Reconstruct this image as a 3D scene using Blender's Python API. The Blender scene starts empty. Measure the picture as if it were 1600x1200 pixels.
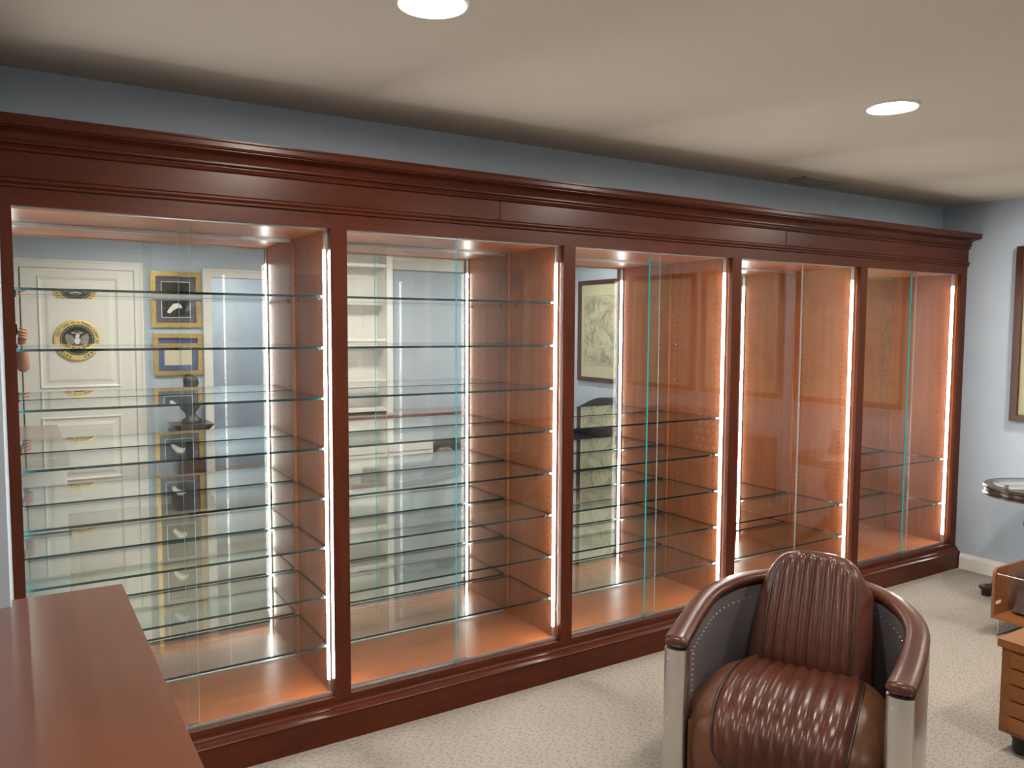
import bpy, bmesh, math, random
from mathutils import Vector, Matrix
random.seed(7)
PI = math.pi
scene = bpy.context.scene
C = scene.collection

# ------------------------------------------------------------------ camera, world, exposure
CAMP = (-0.0033, -2.8335, 1.5596)
YAW, PITCH, ROLL = math.radians(32.0006), math.radians(-3.9799), math.radians(0.2745)
cd = bpy.data.cameras.new('camera'); cam = bpy.data.objects.new('camera', cd); C.objects.link(cam)
cd.sensor_fit = 'HORIZONTAL'; cd.sensor_width = 36.0; cd.lens = 36.0 * 1241.76 / 1600.0
cd.clip_start = 0.02; cd.clip_end = 60
_f = Vector((math.sin(YAW)*math.cos(PITCH), math.cos(YAW)*math.cos(PITCH), math.sin(PITCH)))
_r = Vector((math.cos(YAW), -math.sin(YAW), 0)); _u = _r.cross(_f)
_r2 = _r*math.cos(ROLL) + _u*math.sin(ROLL); _u2 = -_r*math.sin(ROLL) + _u*math.cos(ROLL)
cam.matrix_world = Matrix(((_r2.x, _u2.x, -_f.x, CAMP[0]), (_r2.y, _u2.y, -_f.y, CAMP[1]), (_r2.z, _u2.z, -_f.z, CAMP[2]), (0, 0, 0, 1)))
scene.camera = cam
w = bpy.data.worlds.new('world'); scene.world = w; w.use_nodes = True
w.node_tree.nodes['Background'].inputs[0].default_value = (0, 0, 0, 1)
w.node_tree.nodes['Background'].inputs[1].default_value = 0.0
vs = scene.view_settings
vs.view_transform = 'Standard'; vs.look = 'None'; vs.gamma = 1; vs.use_curve_mapping = False
vs.exposure = 0.0
DOWNLIGHT = 460.0      # emission of the recessed ceiling lamps
LED = 108.0            # emission of the cabinet strips
try:
    cy = scene.cycles
    cy.max_bounces = 14; cy.diffuse_bounces = 5; cy.glossy_bounces = 8; cy.transmission_bounces = 8
    cy.transparent_max_bounces = 64; cy.caustics_reflective = False; cy.caustics_refractive = False
    cy.sample_clamp_indirect = 12.0; cy.use_denoising = True; cy.denoiser = 'OPENIMAGEDENOISE'
except Exception: pass

# ------------------------------------------------------------------ main measures (metres)
PIT, W = 1.0464, 0.9834            # cabinet pitch and opening width
ZT, ZB = 1.9213, 0.1611            # opening top and bottom
D = 0.4545                         # mirror plane
XR, XL = 5.237, -1.65              # right and left walls
YF = -3.75                         # wall behind the photographer
YB = 0.175                         # wall above the cabinets
ZC = 2.372                         # ceiling

# ------------------------------------------------------------------ materials
MAT = {}
def nmat(name):
    m = bpy.data.materials.new(name); m.use_nodes = True; MAT[name] = m
    nt = m.node_tree; return m, nt, nt.nodes['Principled BSDF'], nt.nodes['Material Output']
def plain(name, col, rough=0.5, metal=0.0, spec=0.5, coat=0.0, noise=0.0, nscale=20, bump=0.0, bscale=200, sheen=0.0):
    m, nt, b, o = nmat(name)
    b.inputs['Base Color'].default_value = (*col, 1); b.inputs['Roughness'].default_value = rough
    b.inputs['Metallic'].default_value = metal; b.inputs['Specular IOR Level'].default_value = spec
    b.inputs['Coat Weight'].default_value = coat; b.inputs['Sheen Weight'].default_value = sheen
    if noise or bump:
        tc = nt.nodes.new('ShaderNodeTexCoord')
    if noise:
        n = nt.nodes.new('ShaderNodeTexNoise'); n.inputs['Scale'].default_value = nscale; n.inputs['Detail'].default_value = 4
        nt.links.new(tc.outputs['Object'], n.inputs['Vector'])
        r = nt.nodes.new('ShaderNodeValToRGB')
        r.color_ramp.elements[0].position = 0.3; r.color_ramp.elements[1].position = 0.7
        r.color_ramp.elements[0].color = (*[c*(1-noise) for c in col], 1); r.color_ramp.elements[1].color = (*[min(1, c*(1+noise)) for c in col], 1)
        nt.links.new(n.outputs['Fac'], r.inputs['Fac']); nt.links.new(r.outputs['Color'], b.inputs['Base Color'])
    if bump:
        n2 = nt.nodes.new('ShaderNodeTexNoise'); n2.inputs['Scale'].default_value = bscale; n2.inputs['Detail'].default_value = 3
        nt.links.new(tc.outputs['Object'], n2.inputs['Vector'])
        bp = nt.nodes.new('ShaderNodeBump'); bp.inputs['Strength'].default_value = bump; bp.inputs['Distance'].default_value = 0.003
        nt.links.new(n2.outputs['Fac'], bp.inputs['Height']); nt.links.new(bp.outputs['Normal'], b.inputs['Normal'])
    return m
def wood(name, dark, light, rough=0.32, axis='Z', coat=0.15, spec=0.5):
    m, nt, b, o = nmat(name)
    tc = nt.nodes.new('ShaderNodeTexCoord'); mp = nt.nodes.new('ShaderNodeMapping')
    s = {'X': (1.2, 14, 14), 'Z': (14, 14, 1.2), 'Y': (14, 1.2, 14)}[axis]
    mp.inputs['Scale'].default_value = s
    nt.links.new(tc.outputs['Object'], mp.inputs['Vector'])
    n = nt.nodes.new('ShaderNodeTexNoise'); n.inputs['Scale'].default_value = 2.2; n.inputs['Detail'].default_value = 6; n.inputs['Distortion'].default_value = 0.6
    nt.links.new(mp.outputs['Vector'], n.inputs['Vector'])
    n3 = nt.nodes.new('ShaderNodeTexNoise'); n3.inputs['Scale'].default_value = 3.0; n3.inputs['Detail'].default_value = 3
    nt.links.new(tc.outputs['Object'], n3.inputs['Vector'])
    mx = nt.nodes.new('ShaderNodeMix'); mx.data_type = 'FLOAT'; mx.inputs[0].default_value = 0.45
    nt.links.new(n.outputs['Fac'], mx.inputs[2]); nt.links.new(n3.outputs['Fac'], mx.inputs[3])
    r = nt.nodes.new('ShaderNodeValToRGB'); r.color_ramp.elements[0].position = 0.32; r.color_ramp.elements[1].position = 0.68
    r.color_ramp.elements[0].color = (*dark, 1); r.color_ramp.elements[1].color = (*light, 1)
    nt.links.new(mx.outputs[0], r.inputs['Fac']); nt.links.new(r.outputs['Color'], b.inputs['Base Color'])
    b.inputs['Roughness'].default_value = rough; b.inputs['Coat Weight'].default_value = coat; b.inputs['Coat Roughness'].default_value = 0.16; b.inputs['Specular IOR Level'].default_value = spec
    return m
def glassmat(name, tint, f0, reflcol=(1, 1, 1), power=5.0):
    """thin architectural glass: clear with a Fresnel-weighted mirror film"""
    m, nt, b, o = nmat(name); nt.nodes.remove(b)
    tr = nt.nodes.new('ShaderNodeBsdfTransparent'); tr.inputs[0].default_value = (*tint, 1)
    gl = nt.nodes.new('ShaderNodeBsdfGlossy'); gl.inputs['Roughness'].default_value = 0.0; gl.inputs[0].default_value = (*reflcol, 1)
    lw = nt.nodes.new('ShaderNodeLayerWeight'); lw.inputs['Blend'].default_value = 0.5
    p = nt.nodes.new('ShaderNodeMath'); p.operation = 'POWER'; p.inputs[1].default_value = power
    nt.links.new(lw.outputs['Facing'], p.inputs[0])
    ma = nt.nodes.new('ShaderNodeMath'); ma.operation = 'MULTIPLY_ADD'; ma.inputs[1].default_value = 1 - f0; ma.inputs[2].default_value = f0
    nt.links.new(p.outputs[0], ma.inputs[0])
    mx = nt.nodes.new('ShaderNodeMixShader'); nt.links.new(ma.outputs[0], mx.inputs[0])
    nt.links.new(tr.outputs[0], mx.inputs[1]); nt.links.new(gl.outputs[0], mx.inputs[2]); nt.links.new(mx.outputs[0], o.inputs['Surface'])
    return m
def edgemat(name, tcol, dcol, mix):
    """cut glass edge: tinted see-through mixed with a scattering ground edge"""
    m, nt, b, o = nmat(name); nt.nodes.remove(b)
    tr = nt.nodes.new('ShaderNodeBsdfTransparent'); tr.inputs[0].default_value = (*tcol, 1)
    tl = nt.nodes.new('ShaderNodeBsdfTranslucent'); tl.inputs[0].default_value = (*dcol, 1)
    df = nt.nodes.new('ShaderNodeBsdfDiffuse'); df.inputs[0].default_value = (*dcol, 1)
    a = nt.nodes.new('ShaderNodeMixShader'); a.inputs[0].default_value = 0.4
    nt.links.new(tl.outputs[0], a.inputs[1]); nt.links.new(df.outputs[0], a.inputs[2])
    mx = nt.nodes.new('ShaderNodeMixShader'); mx.inputs[0].default_value = mix
    nt.links.new(tr.outputs[0], mx.inputs[1]); nt.links.new(a.outputs[0], mx.inputs[2])
    gl = nt.nodes.new('ShaderNodeBsdfGlossy'); gl.inputs['Roughness'].default_value = 0.08
    m2 = nt.nodes.new('ShaderNodeMixShader'); m2.inputs[0].default_value = 0.06
    nt.links.new(mx.outputs[0], m2.inputs[1]); nt.links.new(gl.outputs[0], m2.inputs[2]); nt.links.new(m2.outputs[0], o.inputs['Surface'])
    return m
def emis(name, col, s):
    m, nt, b, o = nmat(name); nt.nodes.remove(b)
    e = nt.nodes.new('ShaderNodeEmission'); e.inputs[0].default_value = (*col, 1); e.inputs[1].default_value = s
    nt.links.new(e.outputs[0], o.inputs['Surface']); return m

wood('cherry', (0.050, 0.0098, 0.0034), (0.092, 0.020, 0.0072), 0.30, 'X', 0.0, 0.22)
wood('cherry_v', (0.050, 0.0098, 0.0034), (0.092, 0.020, 0.0072), 0.30, 'Z', 0.0, 0.22)
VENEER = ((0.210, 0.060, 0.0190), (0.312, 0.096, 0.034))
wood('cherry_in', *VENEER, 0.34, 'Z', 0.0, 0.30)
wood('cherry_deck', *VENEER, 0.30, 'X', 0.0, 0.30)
wood('counter_wood', (0.115, 0.036, 0.018), (0.165, 0.056, 0.029), 0.30, 'Y', 1.0)
MAT['counter_wood'].node_tree.nodes['Principled BSDF'].inputs['Coat IOR'].default_value = 1.75
wood('orange_wood', (0.16, 0.055, 0.014), (0.25, 0.095, 0.026), 0.35, 'Y', 0.1)
wood('dark_wood', (0.012, 0.006, 0.004), (0.028, 0.012, 0.008), 0.28, 'Z', 0.1, 0.4)
wood('frame_wood', (0.036, 0.011, 0.006), (0.072, 0.022, 0.011), 0.32, 'Z', 0.05, 0.35)
plain('wall_blue', (0.435, 0.508, 0.590), 0.62, spec=0.3, noise=0.03, nscale=6, bump=0.05, bscale=300)
plain('ceiling_paint', (0.545, 0.49, 0.425), 0.85, spec=0.15, noise=0.02, nscale=2, bump=0.04, bscale=120)
plain('white_paint', (0.70, 0.685, 0.65), 0.38, spec=0.4)
plain('aluminium', (0.62, 0.62, 0.62), 0.28, metal=1.0)
plain('steel_pin', (0.75, 0.72, 0.68), 0.2, metal=1.0)
plain('hole_dark', (0.012, 0.006, 0.004), 0.8)
plain('mirror', (0.89, 0.915, 0.91), 0.0, metal=1.0)
plain('gold', (0.47, 0.31, 0.10), 0.36, metal=0.75, noise=0.15, nscale=30)
plain('gold_flat', (0.72, 0.54, 0.20), 0.45, metal=0.3)
plain('navy_black', (0.012, 0.012, 0.018), 0.4)
plain('bead_white', (0.75, 0.75, 0.72), 0.5)
plain('eagle_grey', (0.25, 0.24, 0.22), 0.5)
plain('letter_ink', (0.03, 0.025, 0.015), 0.5)
plain('mat_violet', (0.095, 0.095, 0.125), 0.9)
plain('mat_blue', (0.06, 0.095, 0.23), 0.9)
plain('paper_cream', (0.60, 0.54, 0.41), 0.9, noise=0.05, nscale=60)
plain('black_photo', (0.008, 0.008, 0.010), 0.3)
plain('bronze', (0.03, 0.028, 0.027), 0.35, metal=0.4, bump=0.3, bscale=60)
plain('black_leather', (0.016, 0.016, 0.022), 0.36, bump=0.1, bscale=250)
plain('pillow_pattern', (0.30, 0.27, 0.26), 0.85, noise=0.7, nscale=28)
plain('flag_navy', (0.02, 0.026, 0.07), 0.9)
plain('flag_red', (0.30, 0.03, 0.03), 0.9)
plain('flag_white', (0.65, 0.62, 0.58), 0.9)
plain('skin', (0.50, 0.27, 0.19), 0.5)
plain('shirt_grey', (0.42, 0.43, 0.42), 0.9)
plain('trouser_dark', (0.03, 0.035, 0.05), 0.9)
plain('hair_brown', (0.03, 0.018, 0.01), 0.7)
plain('shoe_brown', (0.05, 0.025, 0.012), 0.5)
plain('phone_black', (0.01, 0.01, 0.012), 0.2)
plain('gunmetal', (0.36, 0.335, 0.35), 0.40, metal=0.85, noise=0.12, nscale=5)
plain('brushed_alu', (0.56, 0.555, 0.54), 0.30, metal=1.0, noise=0.06, nscale=9)
plain('rubber_black', (0.012, 0.012, 0.012), 0.6); plain('piping_dark', (0.014, 0.006, 0.004), 0.45)
plain('plastic_white', (0.7, 0.7, 0.68), 0.4)
plain('book_blue', (0.02, 0.025, 0.05), 0.5); plain('book_brown', (0.05, 0.022, 0.018), 0.45, noise=0.5, nscale=25)
plain('wire_brass', (0.55, 0.50, 0.42), 0.3, metal=1.0)
plain('vent_metal', (0.35, 0.33, 0.32), 0.5, metal=0.3)
glassmat('glass_pane', (0.968, 0.980, 0.976), 0.031)
glassmat('glass_shelf', (0.93, 0.965, 0.955), 0.045)
edgemat('shelf_edge', (0.010, 0.060, 0.062), (0.01, 0.14, 0.16), 0.22)
edgemat('pane_edge', (0.10, 0.62, 0.68), (0.03, 0.85, 0.95), 0.9)
edgemat('pane_edge_clear', (0.72, 0.80, 0.80), (0.75, 0.80, 0.78), 0.35)
glassmat('acrylic', (0.9, 0.92, 0.92), 0.08)
emis('led_white', (1.0, 0.95, 0.88), LED)
emis('lamp_white', (1.0, 0.91, 0.82), DOWNLIGHT)
# leather with worn colour
def leather(name, a, bcol, rough):
    m = plain(name, a, rough, spec=0.30, bump=0.05, bscale=420)
    nt = m.node_tree; b = nt.nodes['Principled BSDF']; tc = nt.nodes.new('ShaderNodeTexCoord')
    n = nt.nodes.new('ShaderNodeTexNoise'); n.inputs['Scale'].default_value = 5; n.inputs['Detail'].default_value = 5
    r = nt.nodes.new('ShaderNodeValToRGB'); r.color_ramp.elements[0].position = 0.35; r.color_ramp.elements[1].position = 0.72
    r.color_ramp.elements[0].color = (*a, 1); r.color_ramp.elements[1].color = (*bcol, 1)
    nt.links.new(tc.outputs['Object'], n.inputs['Vector']); nt.links.new(n.outputs['Fac'], r.inputs['Fac']); nt.links.new(r.outputs['Color'], b.inputs['Base Color'])
leather('brown_leather', (0.042, 0.0120, 0.0062), (0.072, 0.0225, 0.0115), 0.28)
leather('tan_leather', (0.066, 0.024, 0.010), (0.112, 0.043, 0.018), 0.32)
def carpet():
    m, nt, b, o = nmat('carpet')
    tc = nt.nodes.new('ShaderNodeTexCoord'); mp = nt.nodes.new('ShaderNodeMapping'); mp.inputs['Scale'].default_value = (27, 72, 1)
    mp.inputs['Rotation'].default_value = (0, 0, 0.03)
    nt.links.new(tc.outputs['Object'], mp.inputs['Vector'])
    v = nt.nodes.new('ShaderNodeTexVoronoi'); v.voronoi_dimensions = '2D'; v.inputs['Scale'].default_value = 1.0; v.inputs['Randomness'].default_value = 0.85
    nt.links.new(mp.outputs['Vector'], v.inputs['Vector'])
    r = nt.nodes.new('ShaderNodeValToRGB'); r.color_ramp.elements[0].position = 0.06; r.color_ramp.elements[1].position = 0.24
    r.color_ramp.elements[0].color = (0.175, 0.152, 0.125, 1); r.color_ramp.elements[1].color = (0.305, 0.273, 0.236, 1)
    nt.links.new(v.outputs['Distance'], r.inputs['Fac'])
    n = nt.nodes.new('ShaderNodeTexNoise'); n.inputs['Scale'].default_value = 160; n.inputs['Detail'].default_value = 3
    nt.links.new(tc.outputs['Object'], n.inputs['Vector'])
    n2 = nt.nodes.new('ShaderNodeTexNoise'); n2.inputs['Scale'].default_value = 1.7; n2.inputs['Detail'].default_value = 3
    nt.links.new(tc.outputs['Object'], n2.inputs['Vector'])
    ad = nt.nodes.new('ShaderNodeMath'); ad.operation = 'MULTIPLY_ADD'; ad.inputs[1].default_value = 0.5; nt.links.new(n2.outputs['Fac'], ad.inputs[0]); nt.links.new(n.outputs['Fac'], ad.inputs[2])
    mr = nt.nodes.new('ShaderNodeMapRange'); mr.inputs['From Min'].default_value = 0.4; mr.inputs['From Max'].default_value = 1.1; mr.inputs['To Min'].default_value = 0.72; mr.inputs['To Max'].default_value = 1.22
    nt.links.new(ad.outputs[0], mr.inputs['Value'])
    mx = nt.nodes.new('ShaderNodeMix'); mx.data_type = 'RGBA'; mx.blend_type = 'MULTIPLY'; mx.inputs[0].default_value = 1.0
    nt.links.new(r.outputs['Color'], mx.inputs[6]); nt.links.new(mr.outputs['Result'], mx.inputs[7]); nt.links.new(mx.outputs[2], b.inputs['Base Color'])
    bp = nt.nodes.new('ShaderNodeBump'); bp.inputs['Strength'].default_value = 0.6; bp.inputs['Distance'].default_value = 0.006
    nt.links.new(v.outputs['Distance'], bp.inputs['Height']); nt.links.new(bp.outputs['Normal'], b.inputs['Normal'])
    b.inputs['Roughness'].default_value = 0.95; b.inputs['Specular IOR Level'].default_value = 0.1
carpet()
def mapprint():
    m, nt, b, o = nmat('map_print')
    tc = nt.nodes.new('ShaderNodeTexCoord')
    n = nt.nodes.new('ShaderNodeTexNoise'); n.inputs['Scale'].default_value = 9; n.inputs['Detail'].default_value = 9; n.inputs['Roughness'].default_value = 0.75; n.inputs['Distortion'].default_value = 0.8
    nt.links.new(tc.outputs['Object'], n.inputs['Vector'])
    r = nt.nodes.new('ShaderNodeValToRGB'); e = r.color_ramp.elements
    e[0].position = 0.36; e[1].position = 0.55; e[0].color = (0.17, 0.15, 0.10, 1); e[1].color = (0.52, 0.48, 0.33, 1)
    nt.links.new(n.outputs['Fac'], r.inputs['Fac']); nt.links.new(r.outputs['Color'], b.inputs['Base Color']); b.inputs['Roughness'].default_value = 0.8
mapprint()
plain('map_paper', (0.55, 0.50, 0.33), 0.85, noise=0.06, nscale=12)

# ------------------------------------------------------------------ mesh helpers
def box(bm, x0, x1, y0, y1, z0, z1):
    v = [bm.verts.new((x, y, z)) for x in (x0, x1) for y in (y0, y1) for z in (z0, z1)]
    for q in ((0, 1, 3, 2), (4, 6, 7, 5), (0, 4, 5, 1), (2, 3, 7, 6), (0, 2, 6, 4), (1, 5, 7, 3)):
        bm.faces.new([v[i] for i in q])
def prismx(bm, prof, x0, x1):
    """extrude a closed (y,z) outline along x"""
    a = [bm.verts.new((x0, y, z)) for y, z in prof]; b = [bm.verts.new((x1, y, z)) for y, z in prof]; n = len(prof)
    for i in range(n): bm.faces.new((a[i], a[(i+1) % n], b[(i+1) % n], b[i]))
    bm.faces.new(a[::-1]); bm.faces.new(b)
def prismz(bm, out, z0, z1):
    a = [bm.verts.new((x, y, z0)) for x, y in out]; b = [bm.verts.new((x, y, z1)) for x, y in out]; n = len(out)
    for i in range(n): bm.faces.new((a[i], a[(i+1) % n], b[(i+1) % n], b[i]))
    bm.faces.new(a[::-1]); bm.faces.new(b)
def prismy(bm, out, y0, y1):
    """closed (x,z) outline extruded along y"""
    a = [bm.verts.new((x, y0, z)) for x, z in out]; b = [bm.verts.new((x, y1, z)) for x, z in out]; n = len(out)
    for i in range(n): bm.faces.new((a[i], a[(i+1) % n], b[(i+1) % n], b[i]))
    bm.faces.new(a[::-1]); bm.faces.new(b)
def lathe(bm, prof, seg=32, cx=0, cy=0, axis='z', cz=0):
    rings = []
    for r, z in prof:
        ring = []
        for k in range(seg):
            a = 2*PI*k/seg
            if axis == 'z': ring.append(bm.verts.new((cx + r*math.cos(a), cy + r*math.sin(a), z)))
            else: ring.append(bm.verts.new((cx + r*math.cos(a), z, cz + r*math.sin(a))))
        rings.append(ring)
    for a, b in zip(rings, rings[1:]):
        for k in range(seg): bm.faces.new((a[k], a[(k+1) % seg], b[(k+1) % seg], b[k]))
    if prof[0][0] > 1e-6: bm.faces.new(rings[0][::-1])
    if prof[-1][0] > 1e-6: bm.faces.new(rings[-1])
def tube(bm, pts, r, seg=8, closed=False):
    pts = [Vector(p) for p in pts]; n = len(pts); rings = []
    for i, p in enumerate(pts):
        a = pts[(i-1) % n] if (closed or i > 0) else p; b = pts[(i+1) % n] if (closed or i < n-1) else p
        t = (b - a).normalized(); up = Vector((0, 0, 1)) if abs(t.z) < 0.9 else Vector((1, 0, 0))
        s = t.cross(up).normalized(); q = s.cross(t)
        rr = r[i] if isinstance(r, (list, tuple)) else r
        rings.append([bm.verts.new(p + (s*math.cos(2*PI*k/seg) + q*math.sin(2*PI*k/seg))*rr) for k in range(seg)])
    m = n if closed else n-1
    for i in range(m):
        a, b = rings[i], rings[(i+1) % n]
        for k in range(seg): bm.faces.new((a[k], a[(k+1) % seg], b[(k+1) % seg], b[k]))
    if not closed:
        bm.faces.new(rings[0][::-1]); bm.faces.new(rings[-1])
def mesh(name, bm, smooth=False, bevel=0.0, mats=None, angle=0.6):
    if bevel:
        bmesh.ops.bevel(bm, geom=[e for e in bm.edges if len(e.link_faces) == 2 and e.calc_face_angle(0) > 0.5], offset=bevel, segments=2, affect='EDGES', profile=0.6, clamp_overlap=True)
    bmesh.ops.recalc_face_normals(bm, faces=bm.faces)
    me = bpy.data.meshes.new(name); bm.to_mesh(me); bm.free()
    if smooth:
        for p in me.polygons: p.use_smooth = True
        try: me.set_sharp_from_angle(angle=angle)
        except Exception: pass
    return me
def obj(name, me, mat, parent=None, loc=None, rz=None):
    o = bpy.data.objects.new(name, me); C.objects.link(o)
    if mat and not me.materials: me.materials.append(MAT[mat])
    if parent: o.parent = parent
    if loc: o.location = loc
    if rz is not None: o.rotation_euler = (0, 0, rz)
    return o
def tag(o, label, cat, group=None):
    o['label'] = label; o['category'] = cat
    if group: o['group'] = group
    return o
def thing(name, label, cat, loc=(0, 0, 0), rz=0, group=None):
    o = bpy.data.objects.new(name, None); C.objects.link(o); o.location = loc; o.rotation_euler = (0, 0, rz); o.empty_display_size = 0.1
    return tag(o, label, cat, group)
def struct(name, me, mat, parent=None):
    o = obj(name, me, mat, parent)
    if not parent: o['kind'] = 'structure'
    return o
def B(*boxes, bevel=0.0, name='m'):
    bm = bmesh.new()
    for b in boxes: box(bm, *b)
    return mesh(name, bm, bevel=bevel)
def copyobj(o, parent, loc=None):
    c = o.copy(); C.objects.link(c); c.parent = parent
    if loc is not None: c.location = loc
    return c

# ------------------------------------------------------------------ the room
struct('floor', B((XL-0.1, XR+0.1, YF-2.2, D+0.2, -0.08, 0.0), name='floor'), 'carpet')
struct('ceiling', B((XL-0.1, XR+0.1, YF-2.2, D+0.2, ZC, ZC+0.08), name='ceiling'), 'ceiling_paint')
struct('wall_right', B((XR, XR+0.1, YF-0.1, D+0.2, 0, ZC), name='wall_right'), 'wall_blue')
struct('wall_left', B((XL-0.1, XL, YF-0.1, D+0.2, 0, ZC), name='wall_left'), 'wall_blue')
# back wall: the alcove back, the bulkhead above the cabinets and the corner block that ends the run
struct('wall_back', B((XL, XR, D+0.05, D+0.15, 0, ZC), (-0.032, XR, YB, D+0.05, 2.21, ZC), (XL, -0.032, -0.72, D+0.05, 0, ZC), name='wall_back'), 'wall_blue')
# front wall with the doorway opening (behind the photographer)
DX0, DX1, DZ = 1.50, 2.33, 2.005
struct('wall_front', B((XL, DX0, YF-0.1, YF, 0, ZC), (DX1, XR, YF-0.1, YF, 0, ZC), (DX0, DX1, YF-0.1, YF, DZ, ZC), name='wall_front'), 'wall_blue')
struct('wall_hall', B((0.9, 3.2, -5.6, -5.5, 0, ZC), (0.8, 0.9, -5.6, YF-0.1, 0, ZC), (3.2, 3.3, -5.6, YF-0.1, 0, ZC), name='wall_hall'), 'wall_blue')
def baseb(name, prof, x0, x1, rot=None, loc=(0, 0, 0)):
    bm = bmesh.new(); prismx(bm, prof, x0, x1); o = struct(name, mesh(name, bm), 'white_paint')
    if rot: o.rotation_euler = (0, 0, rot)
    o.location = loc; return o
BBP = [(0, 0), (-0.016, 0), (-0.016, 0.075), (-0.011, 0.088), (-0.007, 0.094), (-0.005, 0.102), (0, 0.102)]
baseb('baseboard_right', BBP, 0.036, 3.74, -PI/2, (XR, 0, 0))
BBF = [(0, 0), (0.016, 0), (0.016, 0.075), (0.011, 0.088), (0.005, 0.102), (0, 0.102)]
baseb('baseboard_front', BBF, 0.945, 1.41, None, (0, YF, 0))

# door behind the photographer, with its raised panels and casing
dr = struct('door_1', B((0.045, 0.862, YF+0.004, YF+0.03, 0.01, 2.03), name='door_1'), 'white_paint')
def framepanel(x0, x1, z0, z1):
    """a recessed-looking moulded panel: raised ogee frame round a flat field"""
    bm = bmesh.new(); y = YF+0.03
    outer = [(x0, z0), (x1, z0), (x1, z1), (x0, z1)]
    lv = [(0, 0.0), (0.012, 0.012), (0.03, 0.0015), (0.05, 0.0015), (0.075, 0.009)]
    rings = []
    for ins, h in lv:
        rings.append([bm.verts.new((x, y+h, z)) for x, z in ((x0+ins, z0+ins), (x1-ins, z0+ins), (x1-ins, z1-ins), (x0+ins, z1-ins))])
    for a, b in zip(rings, rings[1:]):
        for k in range(4): bm.faces.new((a[k], a[(k+1) % 4], b[(k+1) % 4], b[k]))
    bm.faces.new(rings[-1])
    return mesh('panel', bm)
for r in ((0.155, 0.752, 1.05, 1.97), (0.155, 0.752, 0.28, 0.82)):
    obj('panel', framepanel(*r), 'white_paint', dr)
def casing(name, x0, x1, zt, cw=0.068, y=YF):
    bm = bmesh.new()
    for (a, b, c, d) in ((x0-cw, x0, 0, zt+cw), (x1, x1+cw, 0, zt+cw), (x0, x1, zt, zt+cw)):
        box(bm, a, b, y, y+0.018, c, d); 
    box(bm, x0-cw, x0-cw+0.018, y+0.0181, y+0.026, 0, zt+cw-0.018); box(bm, x1+cw-0.018, x1+cw, y+0.0181, y+0.026, 0, zt+cw-0.018); box(bm, x0-cw, x1+cw, y+0.0181, y+0.026, zt+cw-0.018, zt+cw)
    return struct(name, mesh(name, bm), 'white_paint')
casing('trim_1', 0.035, 0.872, 2.035)
t2 = casing('trim_2', DX0, DX1, DZ, 0.075)
for z in (0.28, 1.05, 1.78):
    obj('hinge', B((DX0+0.001, DX0+0.005, YF-0.06, YF-0.02, z, z+0.09)), 'aluminium', t2)

# ------------------------------------------------------------------ recessed ceiling lamps
def downlight(x, y, label, where=None):
    off = '_%s_offscreen' % where if where else ''
    t = thing('recessed_light' + off, label, 'ceiling light', (x, y, ZC), 0, 'recessed ceiling lights')
    bm = bmesh.new()
    lathe(bm, [(0.092, 0.0), (0.092, -0.004), (0.086, -0.008), (0.080, -0.006), (0.078, -0.002)], 40)
    obj('trim_ring', mesh('trim_ring', bm, True), 'plastic_white', t)
    bm = bmesh.new(); lathe(bm, [(0.0785, -0.0005), (0.0785, -0.004), (0.06, -0.0055), (0.0, -0.006)], 40)
    obj('lens' + off, mesh('lens', bm, True), 'lamp_white', t)
downlight(0.909, -0.99, 'lit recessed ceiling light in front of the cabinet bay nearest the counter')
downlight(2.73, -1.06, 'lit recessed ceiling light above the leather armchair')
downlight(4.55, -1.10, 'lit recessed ceiling light near the end wall and side table', 'end_wall')
downlight(0.909, -2.62, 'lit recessed ceiling light in front of the white panelled door', 'door')
downlight(2.73, -2.62, 'lit recessed ceiling light in front of the white bookcase', 'bookcase')
downlight(4.45, -2.62, 'lit recessed ceiling light above the black sofa', 'sofa')
downlight(1.95, -4.7, 'lit recessed ceiling light in the hall beyond the doorway', 'hall')
# ceiling register
t = thing('ceiling_vent', 'small metal ceiling register close to the bulkhead above the cabinets', 'vent', (3.72, 0.02, ZC))
obj('frame', B((-0.15, 0.15, -0.06, -0.045, -0.008, 0), (-0.15, 0.15, 0.045, 0.06, -0.008, 0), (-0.15, -0.135, -0.045, 0.045, -0.008, 0), (0.135, 0.15, -0.045, 0.045, -0.008, 0)), 'vent_metal', t)
sl = B((-0.135, 0.135, -0.002, 0.002, -0.007, 0.0))
for k in range(7):
    o = obj('slat', sl, 'vent_metal', t, (0, -0.036+0.012*k, 0))

# ------------------------------------------------------------------ display cabinets
ORD = ['first', 'second', 'third', 'fourth', 'fifth']
SH = [0.338 + 0.1905*k for k in range(8)]
SH5 = [0.4175, 0.713, 1.003, 1.291, 1.579]
E1 = [0.466, 0.469, 0.453, 0.505, 0.480]; E2 = [0.503, 0.524, 0.527, 0.520, 0.545]
YG1, YG2, GT = 0.0222, 0.0318, 0.0064
ZTR = 1.9755                 # top of face-frame rail
m_stile = B((-0.0315, 0, 0, 0.021, 0.139, ZTR), name='stile'); m_stileH = B((W, W+0.0315, 0, 0.021, 0.139, ZTR), name='stile'); m_stileH.materials.append(MAT['cherry_v'])
m_stile0 = B((-0.031, 0, 0, 0.021, 0.139, ZTR), name='stile')
m_stileR = B((W, XR-4*PIT-0.001, 0, 0.021, 0.139, ZTR), name='stile')
m_trail = B((0, W, 0, 0.021, ZT, ZTR), bevel=0.0012, name='rail')
m_brail = B((0, W, 0, 0.021, 0.139, ZB), bevel=0.0012, name='rail')
m_side = B((-0.0305, -0.0145, 0.0215, D+0.006, 0.145, ZT+0.03), name='side_panel')
m_top = B((-0.0145, W, 0.0215, D, ZT+0.001, ZT+0.019), name='top_panel')
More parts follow.
